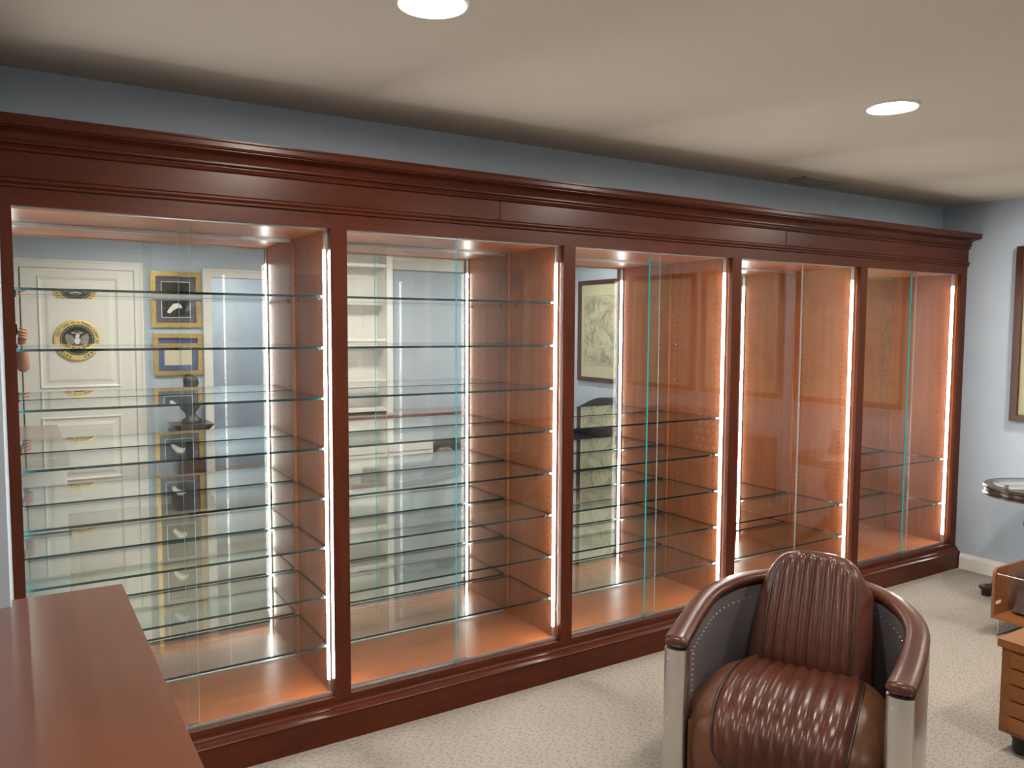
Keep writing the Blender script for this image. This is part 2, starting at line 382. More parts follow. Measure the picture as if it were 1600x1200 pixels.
m_bot = B((-0.0145, W, 0.0215, D, ZB-0.018, ZB-0.0005), name='bottom_panel')
m_mir = B((-0.014, W-0.0005, D, D+0.005, ZB, ZT), name='mirror_back')
m_jch = B((-0.002, W-0.013, D-0.006, D-0.0005, ZT-0.012, ZT), name='mirror_channel'); m_jch2 = B((-0.002, W-0.013, D-0.006, D-0.0005, ZB, ZB+0.008), name='mirror_channel'); m_jch2.materials.append(MAT['aluminium'])
m_stop = B((0, 0.011, D-0.013, D-0.0005, ZB, ZT), name='mirror_stop')
m_trk = B((0.001, W-0.001, 0.0212, 0.0220, ZB, ZB+0.008), (0.001, W-0.001, 0.0285, 0.0310, ZB, ZB+0.008), (0.001, W-0.001, 0.0375, 0.0385, ZB, ZB+0.008), (0.001, W-0.001, 0.0212, 0.0385, ZB, ZB+0.0015), name='bottom_track')
m_ttrk = B((0.001, W-0.001, 0.0212, 0.0220, ZT-0.005, ZT), (0.001, W-0.001, 0.0287, 0.0310, ZT-0.005, ZT), (0.001, W-0.001, 0.0378, 0.0385, ZT-0.005, ZT), name='top_track')
bm = bmesh.new(); box(bm, 0, 0.0035, 0.0415, 0.0535, 0.0, 1.0); m_chan_ = bm
LZ0, LZ1 = ZB+0.055, ZT-0.075
m_chan = B((0, 0.003, 0.0385, 0.0600, ZB+0.005, ZT-0.002), (0.003, 0.006, 0.0385, 0.0400, ZB+0.005, ZT-0.002), (0.003, 0.006, 0.0585, 0.0600, ZB+0.005, ZT-0.002), name='led_channel'); m_chan_.free()
bm = bmesh.new(); prof = [(0.003 + 0.0095*math.sin(PI*k/8), 0.0492 - 0.0088*math.cos(PI*k/8)) for k in range(9)]
prismz(bm, prof, LZ0, LZ1); m_led = mesh('led_strip', bm, True)
# mirrored-in-x versions for the right-hand side
def flipx(me):
    m2 = me.copy()
    for v in m2.vertices: v.co.x = -v.co.x
    m2.flip_normals(); return m2
m_sideR = B((0, 0.0305, 0.0215, D+0.006, 0.145, ZT+0.03), name='side_panel')
m_chanR, m_ledR, m_stopR = flipx(m_chan), flipx(m_led), flipx(m_stop)
# rows of shelf-pin holes, 32 mm apart, as small dark bores on both side panels
bm = bmesh.new()
for side in (0, 1):
    for yy in (0.105, 0.385):
        for k in range(46):
            z = 0.32 + 0.032*k; x = -0.0141 if side == 0 else W-0.0004
            vv = [bm.verts.new((x, yy + 0.0042*math.cos(2*PI*a/6), z + 0.0042*math.sin(2*PI*a/6))) for a in range(6)]
            bm.faces.new(vv)
m_holes = mesh('pin_holes', bm)
bm = bmesh.new(); lathe(bm, [(0.0028, 0.0), (0.0028, 0.012), (0.0, 0.0125)], 8)
for v in bm.verts: v.co = (v.co.z, v.co.x, v.co.y)
m_pin = mesh('shelf_pin', bm, True); m_pinR = flipx(m_pin)
for me, ma in ((m_stile, 'cherry_v'), (m_stile0, 'cherry_v'), (m_stileR, 'cherry_v'), (m_trail, 'cherry'), (m_brail, 'cherry'), (m_side, 'cherry_in'), (m_top, 'cherry_deck'), (m_bot, 'cherry_deck'), (m_mir, 'mirror'), (m_jch, 'aluminium'), (m_stop, 'cherry_in'), (m_trk, 'aluminium'), (m_ttrk, 'aluminium'), (m_chan, 'aluminium'), (m_led, 'led_white'), (m_holes, 'hole_dark'), (m_pin, 'steel_pin'),
               (m_sideR, 'cherry_in'), (m_chanR, 'aluminium'), (m_ledR, 'led_white'), (m_stopR, 'cherry_in'), (m_pinR, 'steel_pin')):
    if not me.materials: me.materials.append(MAT[ma])
def paneo(name, x0, x1, y0, parent, right, em):
    """one sliding glass door: clear faces, bright cut edges"""
    z0, z1 = ZB+0.002, ZT-0.003
    bm = bmesh.new(); box(bm, x0, x1, y0, y0+(0.0092 if right else GT), z0, z1)
    bmesh.ops.recalc_face_normals(bm, faces=bm.faces)
    for f in bm.faces: f.material_index = 1 if (f.normal.x < -0.5 if right else f.normal.x > 0.5) else 0
    me = bpy.data.meshes.new(name); bm.to_mesh(me); bm.free()
    me.materials.append(MAT['glass_pane']); me.materials.append(MAT[em])
    p = obj(name, me, None, parent)
    obj('shoe_rail', B((x0+0.004, x1-0.004, y0-0.0012, y0-0.0002, z0+0.006, z0+0.016)), 'aluminium', p)
    return p
BAYS = ['nearest the counter', 'second from the counter', 'middle of five', 'behind the armchair', 'at the end wall']
cabs = []
for i in range(5):
    X0 = PIT*i
    cab = thing('display_cabinet', 'cherry mirrored display cabinet with glass doors, ' + BAYS[i], 'cabinet', (X0, 0, 0), 0, 'display cabinet bays')
    cabs.append(cab)
    obj('stile', m_stile0 if i == 0 else m_stile, None, cab)
    obj('stile', m_stileR if i == 4 else m_stileH, None, cab)
    obj('top_rail', m_trail, None, cab); obj('bottom_rail', m_brail, None, cab)
    obj('side_panel', m_side, None, cab); obj('side_panel', m_sideR, None, cab, (W, 0, 0))
    obj('top_panel', m_top, None, cab); obj('bottom_panel', m_bot, None, cab)
    mi = obj('mirror_back', m_mir, None, cab); mi['label'] = 'mirror covering the cabinet back'
    obj('mirror_channel', m_jch, None, cab); obj('mirror_channel', m_jch2, None, cab); obj('mirror_stop', m_stop, None, cab, (-0.0145, 0, 0)); obj('mirror_stop', m_stopR, None, cab, (W, 0, 0))
    obj('door_track', m_trk, None, cab); obj('door_track', m_ttrk, None, cab)
    for mc, ml, x in ((m_chan, m_led, -0.0145), (m_chanR, m_ledR, W)):
        ch = obj('led_channel', mc, None, cab, (x, 0, 0)); l = obj('led_strip', ml, None, ch); l['label'] = 'glowing white LED strip'
    ho = obj('pin_holes', m_holes, None, cab); ho['kind'] = 'stuff'
    paneo('sliding_glass_door', 0.0015, E2[i], YG2, cab, False, 'pane_edge_clear')
    paneo('sliding_glass_door', E1[i], W-0.0015, YG1, cab, True, 'pane_edge_clear' if i in (0, 3) else 'pane_edge')
    zs = SH5 if i == 4 else SH
    for z in zs:
        for yy in (0.105, 0.385):
            obj('shelf_pin', m_pin, None, cab, (-0.0145, yy, z-0.0032)); obj('shelf_pin', m_pinR, None, cab, (W, yy, z-0.0032))

# crown, frieze and bead above the cabinets
cor = thing('cornice', 'stained cherry crown moulding and frieze running above all display cabinets', 'moulding', (0, 0, ZTR))
def mould(name, prof, x0, x1, mat, parent, z0):
    bm = bmesh.new(); prismx(bm, [(y, z-z0) for y, z in prof], x0, x1); return obj(name, mesh(name, bm, True, angle=0.35), mat, parent)
X_L, X_R = -0.0305, XR-0.001
mould('bead_moulding', [(0.02, 1.9757), (-0.009, 1.9757), (-0.012, 1.979), (-0.012, 1.983), (-0.0085, 1.9865), (-0.013, 1.990), (-0.016, 1.9935), (-0.016, 1.998), (-0.011, 2.0015), (-0.006, 2.0045), (0.02, 2.005)], X_L, X_R, 'cherry', cor, ZTR)
S1, S2 = 1.607*1.057, 3.278*1.057
for a, b in ((X_L, S1-0.002), (S1+0.006, S2-0.002), (S2+0.006, X_R)):
    obj('frieze_board', B((a, b, -0.004, 0.02, 2.005-ZTR, 2.081-ZTR), bevel=0.001), 'cherry', cor)
for s in (S1, S2):
    obj('seam_strip', B((s-0.002, s+0.006, -0.001, 0.02, 2.005-ZTR, 2.081-ZTR)), 'cherry_v', cor)
cv = [(0.02, 2.0812), (-0.010, 2.0812), (-0.014, 2.084), (-0.016, 2.089), (-0.014, 2.094), (-0.010, 2.0965), (-0.010, 2.0995), (-0.020, 2.1015), (-0.024, 2.105), (-0.024, 2.110), (-0.020, 2.1135)]
for k in range(9):
    a = PI/2*k/8; cv.append((-0.020 - 0.046*(1-math.cos(a)), 2.1135 + 0.026*math.sin(a)))
cv += [(-0.070, 2.1400), (-0.070, 2.1430), (-0.079, 2.1440), (-0.084, 2.150), (-0.084, 2.164), (-0.088, 2.168), (-0.088, 2.173), (0.10, 2.173)]
cv += [(0.10, 2.0812)]
mould('crown_moulding', cv, X_L, X_R, 'cherry', cor, ZTR)
# plinth
pl = thing('plinth', 'stained cherry base moulding along the carpet under the display cabinets', 'moulding', (0, 0, 0))
for a, b in ((X_L, 2.0236), (2.0246, X_R)):
    obj('base_board', B((a, b, -0.031, 0.02, 0.0, 0.104), bevel=0.0008), 'cherry', pl)
    mould('base_cap', [(0.02, 0.1042), (-0.034, 0.1042), (-0.036, 0.107), (-0.034, 0.110), (-0.029, 0.1115), (-0.021, 0.116), (-0.018, 0.123), (-0.018, 0.127), (-0.012, 0.129), (-0.009, 0.133), (-0.009, 0.1385), (0.02, 0.1385)], a, b, 'cherry', pl, 0)

# ------------------------------------------------------------------ glass shelves
def shelfmesh():
    bm = bmesh.new(); box(bm, -0.0125, W-0.003, 0.062, D-0.016, 0.0, 0.0082)
    bmesh.ops.recalc_face_normals(bm, faces=bm.faces)
    for f in bm.faces: f.material_index = 0 if abs(f.normal.z) > 0.5 else 1
    me = bpy.data.meshes.new('glass_shelf'); bm.to_mesh(me); bm.free()
    me.materials.append(MAT['glass_shelf']); me.materials.append(MAT['shelf_edge']); return me
ms = shelfmesh()
NTH = ['lowest', 'second lowest', 'third from the bottom', 'fourth from the bottom', 'fifth from the bottom', 'third from the top', 'second from the top', 'topmost']
BAYW = ['the bay nearest the counter', 'the second bay from the counter', 'the middle bay', 'the bay behind the armchair', 'the bay against the end wall']
for i in range(5):
    zs = {0: SH, 1: SH, 2: SH[:5], 3: SH[:2], 4: SH5[:2]}[i]
    for k, z in enumerate(zs):
        if len(zs) == 8: nm = NTH[k]
        elif len(zs) == 5: nm = ['lowest', 'second lowest', 'middle', 'second from the top', 'topmost'][k]
        else: nm = ['lower', 'upper'][k]
        o = obj('glass_shelf', ms, None, None, (PIT*i, 0, z))
        tag(o, 'clear glass shelf, %s in %s' % (nm, BAYW[i]), 'shelf', 'glass cabinet shelves')
# ------------------------------------------------------------------ counter at the left
ct = thing('counter', 'cherry topped counter with white base beside the first display cabinet', 'counter', (0, -0.67, 0))
bm = bmesh.new()
prismz(bm, [(-1.2, 0.0-0.052), (-0.030, -0.052), (-0.030, 0.0), (0.203, 0.0), (0.214, -1.55), (-1.2, -1.55)], 0.880, 0.920)
obj('worktop', mesh('worktop', bm, bevel=0.002), 'counter_wood', ct)
obj('carcass', B((-1.2, 0.178, -1.52, -0.06, 0.09, 0.879)), 'white_paint', ct)
obj('toe_kick', B((-1.2, 0.12, -1.46, -0.10, 0.0, 0.089)), 'white_paint', ct)
for k in range(3):
    y0 = -1.50 + 0.475*k
    dd = obj('cabinet_door', B((0.179, 0.195, y0+0.01, y0+0.465, 0.12, 0.86), bevel=0.002), 'white_paint', ct)
    obj('knob', B((0.195, 0.215, y0+0.40, y0+0.415, 0.70, 0.715), bevel=0.003), 'aluminium', dd)

# ------------------------------------------------------------------ aviator armchair
CH = thing('armchair', 'brown channelled leather tub armchair with riveted aluminium shell', 'armchair', (1.93, -1.282, 0), math.atan2(-0.908, 0.418) + 0.045)
HW, YC, BF, BB = 0.345, 0.33, 1.05, 0.385     # half width at the widest, its depth, front and back semi-axes
_pl = []
for _k in range(25):
    y_ = YC*_k/25; _pl.append((-HW*math.sqrt(1-((YC-y_)/BF)**2), y_))
for _k in range(81):
    a_ = PI*_k/80; _pl.append((-HW*math.cos(a_), YC + BB*math.sin(a_)))
_pl += [(-x, y) for x, y in _pl[24::-1]]
_cum = [0.0]
for _a, _b in zip(_pl, _pl[1:]): _cum.append(_cum[-1] + math.hypot(_b[0]-_a[0], _b[1]-_a[1]))
XE = abs(_pl[0][0])
def plan(t, off=0.0):
    """horseshoe plan line; t 0..1 from left front round the back to right front, off = outward"""
    s_ = t*_cum[-1]; k = 0
    while k < len(_pl)-2 and _cum[k+1] < s_: k += 1
    f = (s_-_cum[k])/max(1e-9, _cum[k+1]-_cum[k]); p = Vector(_pl[k]).lerp(Vector(_pl[k+1]), f)
    tg = (Vector(_pl[min(len(_pl)-1, k+2)]) - Vector(_pl[max(0, k-1)])).normalized(); n = Vector((-tg.y, tg.x))
    return p + n*off, n
def rimz(t): return 0.535 + 0.075*math.sin(PI*t)**1.5
NT = 56
def sweep(name, sec, mat, parent, closed=True, z_of=None, bev=0):
    """sec(t) -> list of (off, z); swept along the plan"""
    bm = bmesh.new(); rings = []
    for i in range(NT+1):
        t = i/NT; rings.append([bm.verts.new((*plan(t, o)[0], z)) for o, z in sec(t)])
    n = len(rings[0])
    for a, b in zip(rings, rings[1:]):
        for k in range(n if closed else n-1): bm.faces.new((a[k], a[(k+1) % n], b[(k+1) % n], b[k]))
    if closed: bm.faces.new(rings[0]); bm.faces.new(rings[-1][::-1])
    return obj(name, mesh(name, bm, True, angle=0.7), mat, parent)
TH = 0.032
sweep('shell', lambda t: [(TH, 0.03), (TH+0.006, 0.06), (TH+0.006, rimz(t)-0.03), (TH, rimz(t)-0.005), (0.0, rimz(t)-0.005), (0.0, 0.03)], 'brushed_alu', CH)
sweep('lining', lambda t: [(-0.001, 0.03), (-0.001, rimz(t)-0.005), (-TH+0.004, rimz(t)-0.005), (-TH, rimz(t)-0.02), (-TH, 0.05), (-TH+0.004, 0.03)], 'gunmetal', CH)
def rimsec(t):
    z = rimz(t); wd = 0.041 - 0.006*math.sin(PI*t); out = []
    for k in range(14):
        a = 2*PI*k/14; out.append((wd*math.copysign(abs(math.cos(a))**0.7, math.cos(a)), z + 0.016 + 0.020*math.copysign(abs(math.sin(a))**0.75, math.sin(a))))
    return out
rim = sweep('arm_pad', rimsec, 'brown_leather', CH)
# domed ends of the arm pad
for s in (-1, 1):
    bm = bmesh.new(); bmesh.ops.create_uvsphere(bm, u_segments=20, v_segments=12, radius=1)
    for v in bm.verts: v.co = (s*XE + v.co.x*0.041, 0.002 + v.co.y*0.018, 0.551 + v.co.z*0.020)
    obj('arm_pad_end', mesh('arm_pad_end', bm, True, angle=3), 'brown_leather', CH)
# rounded front posts
for s in (-1, 1):
    bm = bmesh.new(); out = []
    for k in range(13):
        a = PI*k/12; out.append((s*XE + 0.037*math.cos(a), -0.002 - 0.022*math.sin(a)))
    out += [(s*XE-0.037, 0.03), (s*XE+0.037, 0.03)]
    prismz(bm, out, 0.0, 0.532)
    obj('front_post', mesh('front_post', bm, True, angle=0.5), 'brushed_alu', CH)
    bm = bmesh.new()
    for z in (0.50, 0.30, 0.1):
        bmesh.ops.create_uvsphere(bm, u_segments=6, v_segments=4, radius=0.0035, matrix=Matrix.Translation((s*XE-0.018, -0.0212, z)))
    r = obj('rivets', mesh('rivets', bm, True), 'aluminium', CH); r['kind'] = 'stuff'
# rivet rows of the lining
bm = bmesh.new()
for i in range(3, 58):
    t = i/60
    bmesh.ops.create_uvsphere(bm, u_segments=6, v_segments=4, radius=0.0032, matrix=Matrix.Translation((*plan(t, -TH-0.0005)[0], rimz(t)-0.045)))
for t in (0.055, 0.945):
    for k in range(22):
        bmesh.ops.create_uvsphere(bm, u_segments=6, v_segments=4, radius=0.0032, matrix=Matrix.Translation((*plan(t, -TH-0.0005)[0], 0.48-0.018*k)))
r = obj('rivet_rows', mesh('rivet_rows', bm, True), 'aluminium', CH); r['kind'] = 'stuff'
# cushions: a grid swept along a side profile, with channel ripples in the middle panel
def path_pts(ctrl, n):
    """Catmull-Rom through (y,z) controls"""
    pts = []; m = len(ctrl)
    for i in range(n+1):
        s = (m-1)*i/n; k = min(int(s), m-2); f = s-k
        p0, p1, p2, p3 = [Vector(ctrl[max(0, min(m-1, j))]) for j in (k-1, k, k+1, k+2)]
        pts.append(0.5*((2*p1) + (p2-p0)*f + (2*p0-5*p1+4*p2-p3)*f*f + (3*p1-p0-3*p2+p3)*f**3))
    return pts
def cushion(name, ctrl, halfw, depth, inner, nch, rip, parent, mats, taper, panel_rng, arch=None, crown=0.0):
    """top skin follows ctrl; halfw(f) half width; centre panel |x|<inner*halfw with nch channels"""
    def lim(f):
        if not arch: return 1.0
        g = (f-panel_rng[0])/(panel_rng[1]-panel_rng[0]); lo = max(0, (arch[0]-g)/arch[0]) if arch[0] else 0; hi = max(0, (g-1+arch[1])/arch[1])
        return max(0.0, 1-max(lo, hi)**3)**0.5
    NU, NV = 96, 40; P = path_pts(ctrl, NV); bm = bmesh.new(); rows = []
    for j, p in enumerate(P):
        f = j/NV; a = P[max(0, j-1)]; b = P[min(NV, j+1)]; tg = (b-a).normalized(); nn = Vector((-tg.y, tg.x))
        if taper == 'seat': nn = -nn
        hw = halfw(f); row = []
        for i in range(NU+1):
            u = -1 + 2*i/NU; x = u*hw
            d = -depth*max(0.0, (abs(u)-0.55)/0.45)**2.6
            inn = inner*lim(f); inp = abs(u) < inn and panel_rng[0] < f < panel_rng[1]
            if inp:
                ph = (u/inner*0.5+0.5)*nch; fr = ph - math.floor(ph)
                fade = min(1.0, (inn-abs(u))/0.05)*min(1, (f-panel_rng[0])/0.06)*min(1, (panel_rng[1]-f)/0.06)
                d += rip*(math.sin(PI*fr)**0.6)*fade + 0.004*fade
            q = p + nn*d
            if crown: q = Vector((q.x, q.y - crown*abs(u)**2.6*min(1.0, max(0.0, (f-0.25)/0.3))))
            row.append(bm.verts.new((x, q.x, q.y)))
        rows.append(row)
    for a, b in zip(rows, rows[1:]):
        for i in range(NU):
            f_ = bm.faces.new((a[i], a[i+1], b[i+1], b[i]))
    # underside: close the skin with an inner layer
    rim = [r[0] for r in rows] + rows[-1][1:] + [r[-1] for r in rows[::-1]][1:] + rows[0][-2:0:-1]
    c = Vector((0, 0, 0))
    for v in rim: c += v.co
    c /= len(rim); cv_ = bm.verts.new(c)
    for a, b in zip(rim, rim[1:] + rim[:1]):
        try: bm.faces.new((b, a, cv_))
        except Exception: pass
    bmesh.ops.recalc_face_normals(bm, faces=bm.faces)
    me = bpy.data.meshes.new(name); bm.to_mesh(me)
    for p in me.polygons: p.use_smooth = True
    me.materials.append(MAT[mats[0]]); me.materials.append(MAT[mats[1]])
    nv = NU*NV
    for k in range(nv):
        i = k % NU; j = k // NU; u = -1 + 2*(i+0.5)/NU; f = (j+0.5)/NV
        if abs(u) < inner*lim(f) and panel_rng[0] < f < panel_rng[1]: me.polygons[k].material_index = 1
    co = {}
    for j in range(NV+1):
        for i in range(NU+1): co[(i, j)] = rows[j][i].co.copy()
    bm.free(); o = obj(name, me, None, parent)
    # piping round the panel
    j0 = round(panel_rng[0]*NV); j1 = round(panel_rng[1]*NV); R_side, L_side = [], []
    def at_u(u, j):
        x = (u+1)/2*NU; i = min(NU-1, max(0, int(x))); return co[(i, j)].lerp(co[(i+1, j)], x-i)
    for j in range(j0, j1+1):
        l_ = inner*max(0.12 if arch else 1.0, lim(min(panel_rng[1]-0.004, max(panel_rng[0]+0.004, j/NV)))); R_side.append(at_u(l_, j)); L_side.append(at_u(-l_, j))
    def across(j, a_, b_): return [at_u(a_+(b_-a_)*k/12, j) for k in range(1, 12)]
    lt = inner*max(0.12 if arch else 1.0, lim(panel_rng[1]-0.004)); lb = inner*max(0.12 if arch else 1.0, lim(panel_rng[0]+0.004))
    loop = R_side + across(j1, lt, -lt) + L_side[::-1] + across(j0, -lb, lb)
    bm = bmesh.new(); tube(bm, loop, 0.0045, 8, True); obj('piping', mesh('piping', bm, True, angle=3), 'piping_dark', o)
    return o
iw = XE - TH - 0.002
seat = cushion('seat_cushion', [(0.50, 0.345), (0.40, 0.385), (0.22, 0.405), (0.06, 0.385), (-0.025, 0.325), (-0.05, 0.24), (-0.045, 0.14), (-0.02, 0.05)],
               lambda f: iw + 0.02*math.sin(PI*min(1, max(0, (f-0.15)/0.5))) - 0.05*max(0, 0.2-f)/0.2, 0.075, 0.66, 9, 0.013, CH, ('tan_leather', 'brown_leather'), 'seat', (0.05, 0.80), (0.18, 0.22))
def bhw(f):
    g = min(1, f/0.74); v = 0.212 - 0.030*g
    if f > 0.5: v *= math.sqrt(max(0.05, 1-((f-0.5)/0.52)**2.2))**0.8
    return v
back = cushion('back_cushion', [(0.36, 0.33), (0.385, 0.42), (0.43, 0.53), (0.485, 0.64), (0.535, 0.72), (0.575, 0.752), (0.615, 0.745), (0.645, 0.70), (0.65, 0.62)],
               bhw, 0.085, 0.72, 8, 0.014, CH, ('brown_leather', 'brown_leather'), 'back', (0.06, 0.60), (0.0, 0.45), 0.06)
# body behind the back cushion so that it stands on the shell
bm = bmesh.new()
prismy(bm, [(-0.20, 0.06), (0.20, 0.06), (0.205, 0.5), (0.15, 0.66), (0.08, 0.70), (-0.08, 0.70), (-0.15, 0.66), (-0.205, 0.5)], 0.55, 0.63)
obj('back_support', mesh('back_support', bm, bevel=0.02), 'brown_leather', CH)
obj('seat_base', B((-iw+0.01, iw-0.01, 0.0, 0.5, 0.02, 0.30)), 'tan_leather', CH)

# ------------------------------------------------------------------ right-hand wall pictures
def mapframe(yc, wd, label):
    hz = 0.535; zc = 1.54
    t = thing('framed_map', label, 'framed map', (XR, yc, zc), 0, 'framed maps on the end wall')
    fw = 0.042; x0, x1 = -0.034, -0.002
    for nm, b in (('frame_rail', (x0, x1, -wd, wd, hz-fw, hz)), ('frame_rail', (x0, x1, -wd, wd, -hz, -hz+fw)), ('frame_rail', (x0, x1, -wd, -wd+fw, -hz+fw, hz-fw)), ('frame_rail', (x0, x1, wd-fw, wd, -hz+fw, hz-fw))):
        obj(nm, B(b, bevel=0.004), 'frame_wood', t)
    obj('map_sheet', B((-0.012, -0.004, -wd+fw, wd-fw, -hz+fw, hz-fw)), 'map_paper', t)
    obj('map_print', B((-0.0128, -0.012, -wd+fw+0.06, wd-fw-0.06, -hz+fw+0.13, hz-fw-0.13)), 'map_print', t)
    bm = bmesh.new(); a, c = wd-fw-0.055, hz-fw-0.125
    for q in ((-a, a, c, c+0.003), (-a, a, -c-0.003, -c), (-a-0.003, -a, -c, c), (a, a+0.003, -c, c)): box(bm, -0.0129, -0.012, *q)
    obj('border_line', mesh('border_line', bm), 'letter_ink', t)
    g = obj('glazing', B((-0.0185, -0.0165, -wd+fw-0.003, wd-fw+0.003, -hz+fw-0.003, hz-fw+0.003)), 'glass_pane', t)
mapframe(-0.775, 0.465, 'old map in a brown wood frame on the end wall beside the cabinets')
mapframe(-1.815, 0.455, 'old map in a brown wood frame, middle one above the black sofa')
mapframe(-2.80, 0.445, 'old map in a brown wood frame on the end wall furthest from the cabinets')

# ------------------------------------------------------------------ round side table by the end wall
TB = thing('side_table', 'dark round pedestal side table by the end wall', 'table', (4.925, -0.64, 0))
bm = bmesh.new(); lathe(bm, [(0.0, 0.615), (0.279, 0.615), (0.290, 0.621), (0.290, 0.629), (0.281, 0.635), (0.281, 0.655), (0.290, 0.661), (0.290, 0.670), (0.284, 0.675), (0.0, 0.675)], 56)
obj('table_top', mesh('table_top', bm, True, angle=0.5), 'dark_wood', TB)
bm = bmesh.new(); lathe(bm, [(0.045, 0.12), (0.045, 0.19), (0.03, 0.22), (0.028, 0.32), (0.065, 0.39), (0.085, 0.46), (0.065, 0.54), (0.045, 0.58), (0.09, 0.6145)], 8)
obj('pedestal', mesh('pedestal', bm), 'dark_wood', TB)
for a in (math.radians(115), math.radians(240), math.radians(355)):
    bm = bmesh.new(); pts = []
    for k in range(8):
        f = k/7; pts.append((math.cos(a)*(0.03+0.22*f), math.sin(a)*(0.03+0.22*f), 0.17*(1-f)**1.6 + 0.045))
    tube(bm, pts, [0.035-0.012*k/7 for k in range(8)], 10); lg = obj('leg', mesh('leg', bm, True), 'dark_wood', TB)
    bm = bmesh.new(); lathe(bm, [(0.026, 0.0), (0.028, 0.03), (0.030, 0.034), (0.042, 0.045), (0.042, 0.055), (0.0, 0.058)], 20, math.cos(a)*0.245, math.sin(a)*0.245)
    obj('foot', mesh('foot', bm, True), 'dark_wood', lg)
t = thing('acrylic_case', 'flat clear acrylic case with metal hinges on the dark side table', 'case', (4.82, -0.56, 0.6752), -0.5)
obj('base_plate', B((-0.10, 0.10, -0.08, 0.08, 0.0005, 0.010)), 'plastic_white', t)
obj('cover', B((-0.10, 0.10, -0.08, 0.08, 0.0105, 0.026), bevel=0.002), 'acrylic', t)
for yy in (-0.07, 0.05):
    obj('hinge', B((-0.112, -0.1002, yy, yy+0.02, 0.006, 0.022)), 'aluminium', t)
t = thing('candlestick', 'dark turned candlestick standing on the round side table', 'candlestick', (4.985, -0.70, 0.6752))
bm = bmesh.new(); lathe(bm, [(0.055, 0.0), (0.055, 0.02), (0.045, 0.03), (0.04, 0.05), (0.03, 0.06), (0.022, 0.13), (0.026, 0.135), (0.026, 0.145), (0.018, 0.15), (0.03, 0.17), (0.0, 0.172)], 24)
obj('stem', mesh('stem', bm, True, angle=0.6), 'dark_wood', t)

# ------------------------------------------------------------------ magazine rack and drawer chest
RK = thing('magazine_rack', 'low bentwood book rack with wire feet beside the drawer chest', 'rack', (4.22, -0.76, 0))
bm = bmesh.new(); out = [(0.0, 0.085), (0.40, 0.085), (0.40, 0.345), (0.03, 0.345)]
for k in range(1, 5): out.append((0.03-0.03*math.sin(PI/2*k/4), 0.315+0.03*math.cos(PI/2*k/4)))
prismy(bm, out, 0.0, 0.014); obj('back_panel', mesh('back_panel', bm), 'orange_wood', RK)
obj('tray', B((0.0, 0.40, -0.30, -0.0005, 0.085, 0.098)), 'orange_wood', RK)
bm = bmesh.new(); tube(bm, [(0.012, -0.004, 0.318), (0.016, -0.29, 0.318), (0.016, -0.295, 0.28), (0.016, -0.295, 0.105)], 0.003, 8); obj('side_wire', mesh('side_wire', bm, True), 'wire_brass', RK)
for y in (-0.02, -0.28):
    bm = bmesh.new(); tube(bm, [(0.012, y, 0.085), (0.004, y, 0.004), (0.39, y, 0.004), (0.388, y, 0.085)], 0.0035, 8); obj('foot_wire', mesh('foot_wire', bm, True), 'wire_brass', RK)
obj('paper_tag', B((0.015, 0.065, -0.0012, -0.0002, 0.155, 0.172)), 'plastic_white', RK)
def book(name, label, loc, rot, sx, sy, sz, mat):
    t = thing(name, label, 'book', loc); t.rotation_euler = rot
    obj('cover', B((0, sx, 0, sy, 0, 0.003), (0, sx, 0, sy, sz-0.003, sz), (0, 0.003, 0, sy, 0.003, sz-0.003)), mat, t)
    obj('pages', B((0.003, sx-0.006, 0.004, sy-0.004, 0.0031, sz-0.0031)), 'paper_cream', t)
    return t
bk = book('book', 'dark brown gilt lettered book leaning in the bentwood rack', (4.36, -0.99, 0.1), (0, -math.radians(68), 0), 0.27, 0.19, 0.035, 'book_brown')
bm = bmesh.new()
for k in range(9): box(bm, 0.05+0.02*k, 0.063+0.02*k, -0.0008, 0.0, 0.012, 0.012+0.004+0.006*((k*7) % 3)/2)
obj('gilt_lettering', mesh('gilt_lettering', bm), 'gold_flat', bk)
book('book', 'dark blue book leaning behind the brown book in the rack', (4.41, -0.99, 0.1), (0, -math.radians(70), 0), 0.25, 0.18, 0.03, 'book_blue')

CS = thing('drawer_chest', 'low orange brown wooden chest with five shallow drawers and black feet', 'chest', (3.05, -1.365, 0))
CHH = 0.425
obj('carcass', B((0.012, 0.42, -0.62, 0.0, 0.075, CHH-0.03)), 'orange_wood', CS)
obj('top', B((0.0, 0.43, -0.63, 0.012, CHH-0.0295, CHH), bevel=0.003), 'orange_wood', CS)
for k in range(5):
    z0 = 0.092 + 0.060*k
    d_ = obj('drawer', B((0.0, 0.0115, -0.60, -0.035, z0, z0+0.053), bevel=0.003), 'orange_wood', CS)
    obj('pull', B((-0.006, -0.0002, -0.38, -0.26, z0+0.041, z0+0.047)), 'orange_wood', d_)
for x, y in ((0.06, -0.06), (0.06, -0.55), (0.37, -0.06), (0.37, -0.55)):
    bm = bmesh.new(); lathe(bm, [(0.022, 0.0), (0.03, 0.01), (0.03, 0.05), (0.045, 0.0745)], 20, x, y); obj('foot', mesh('foot', bm, True), 'rubber_black', CS)

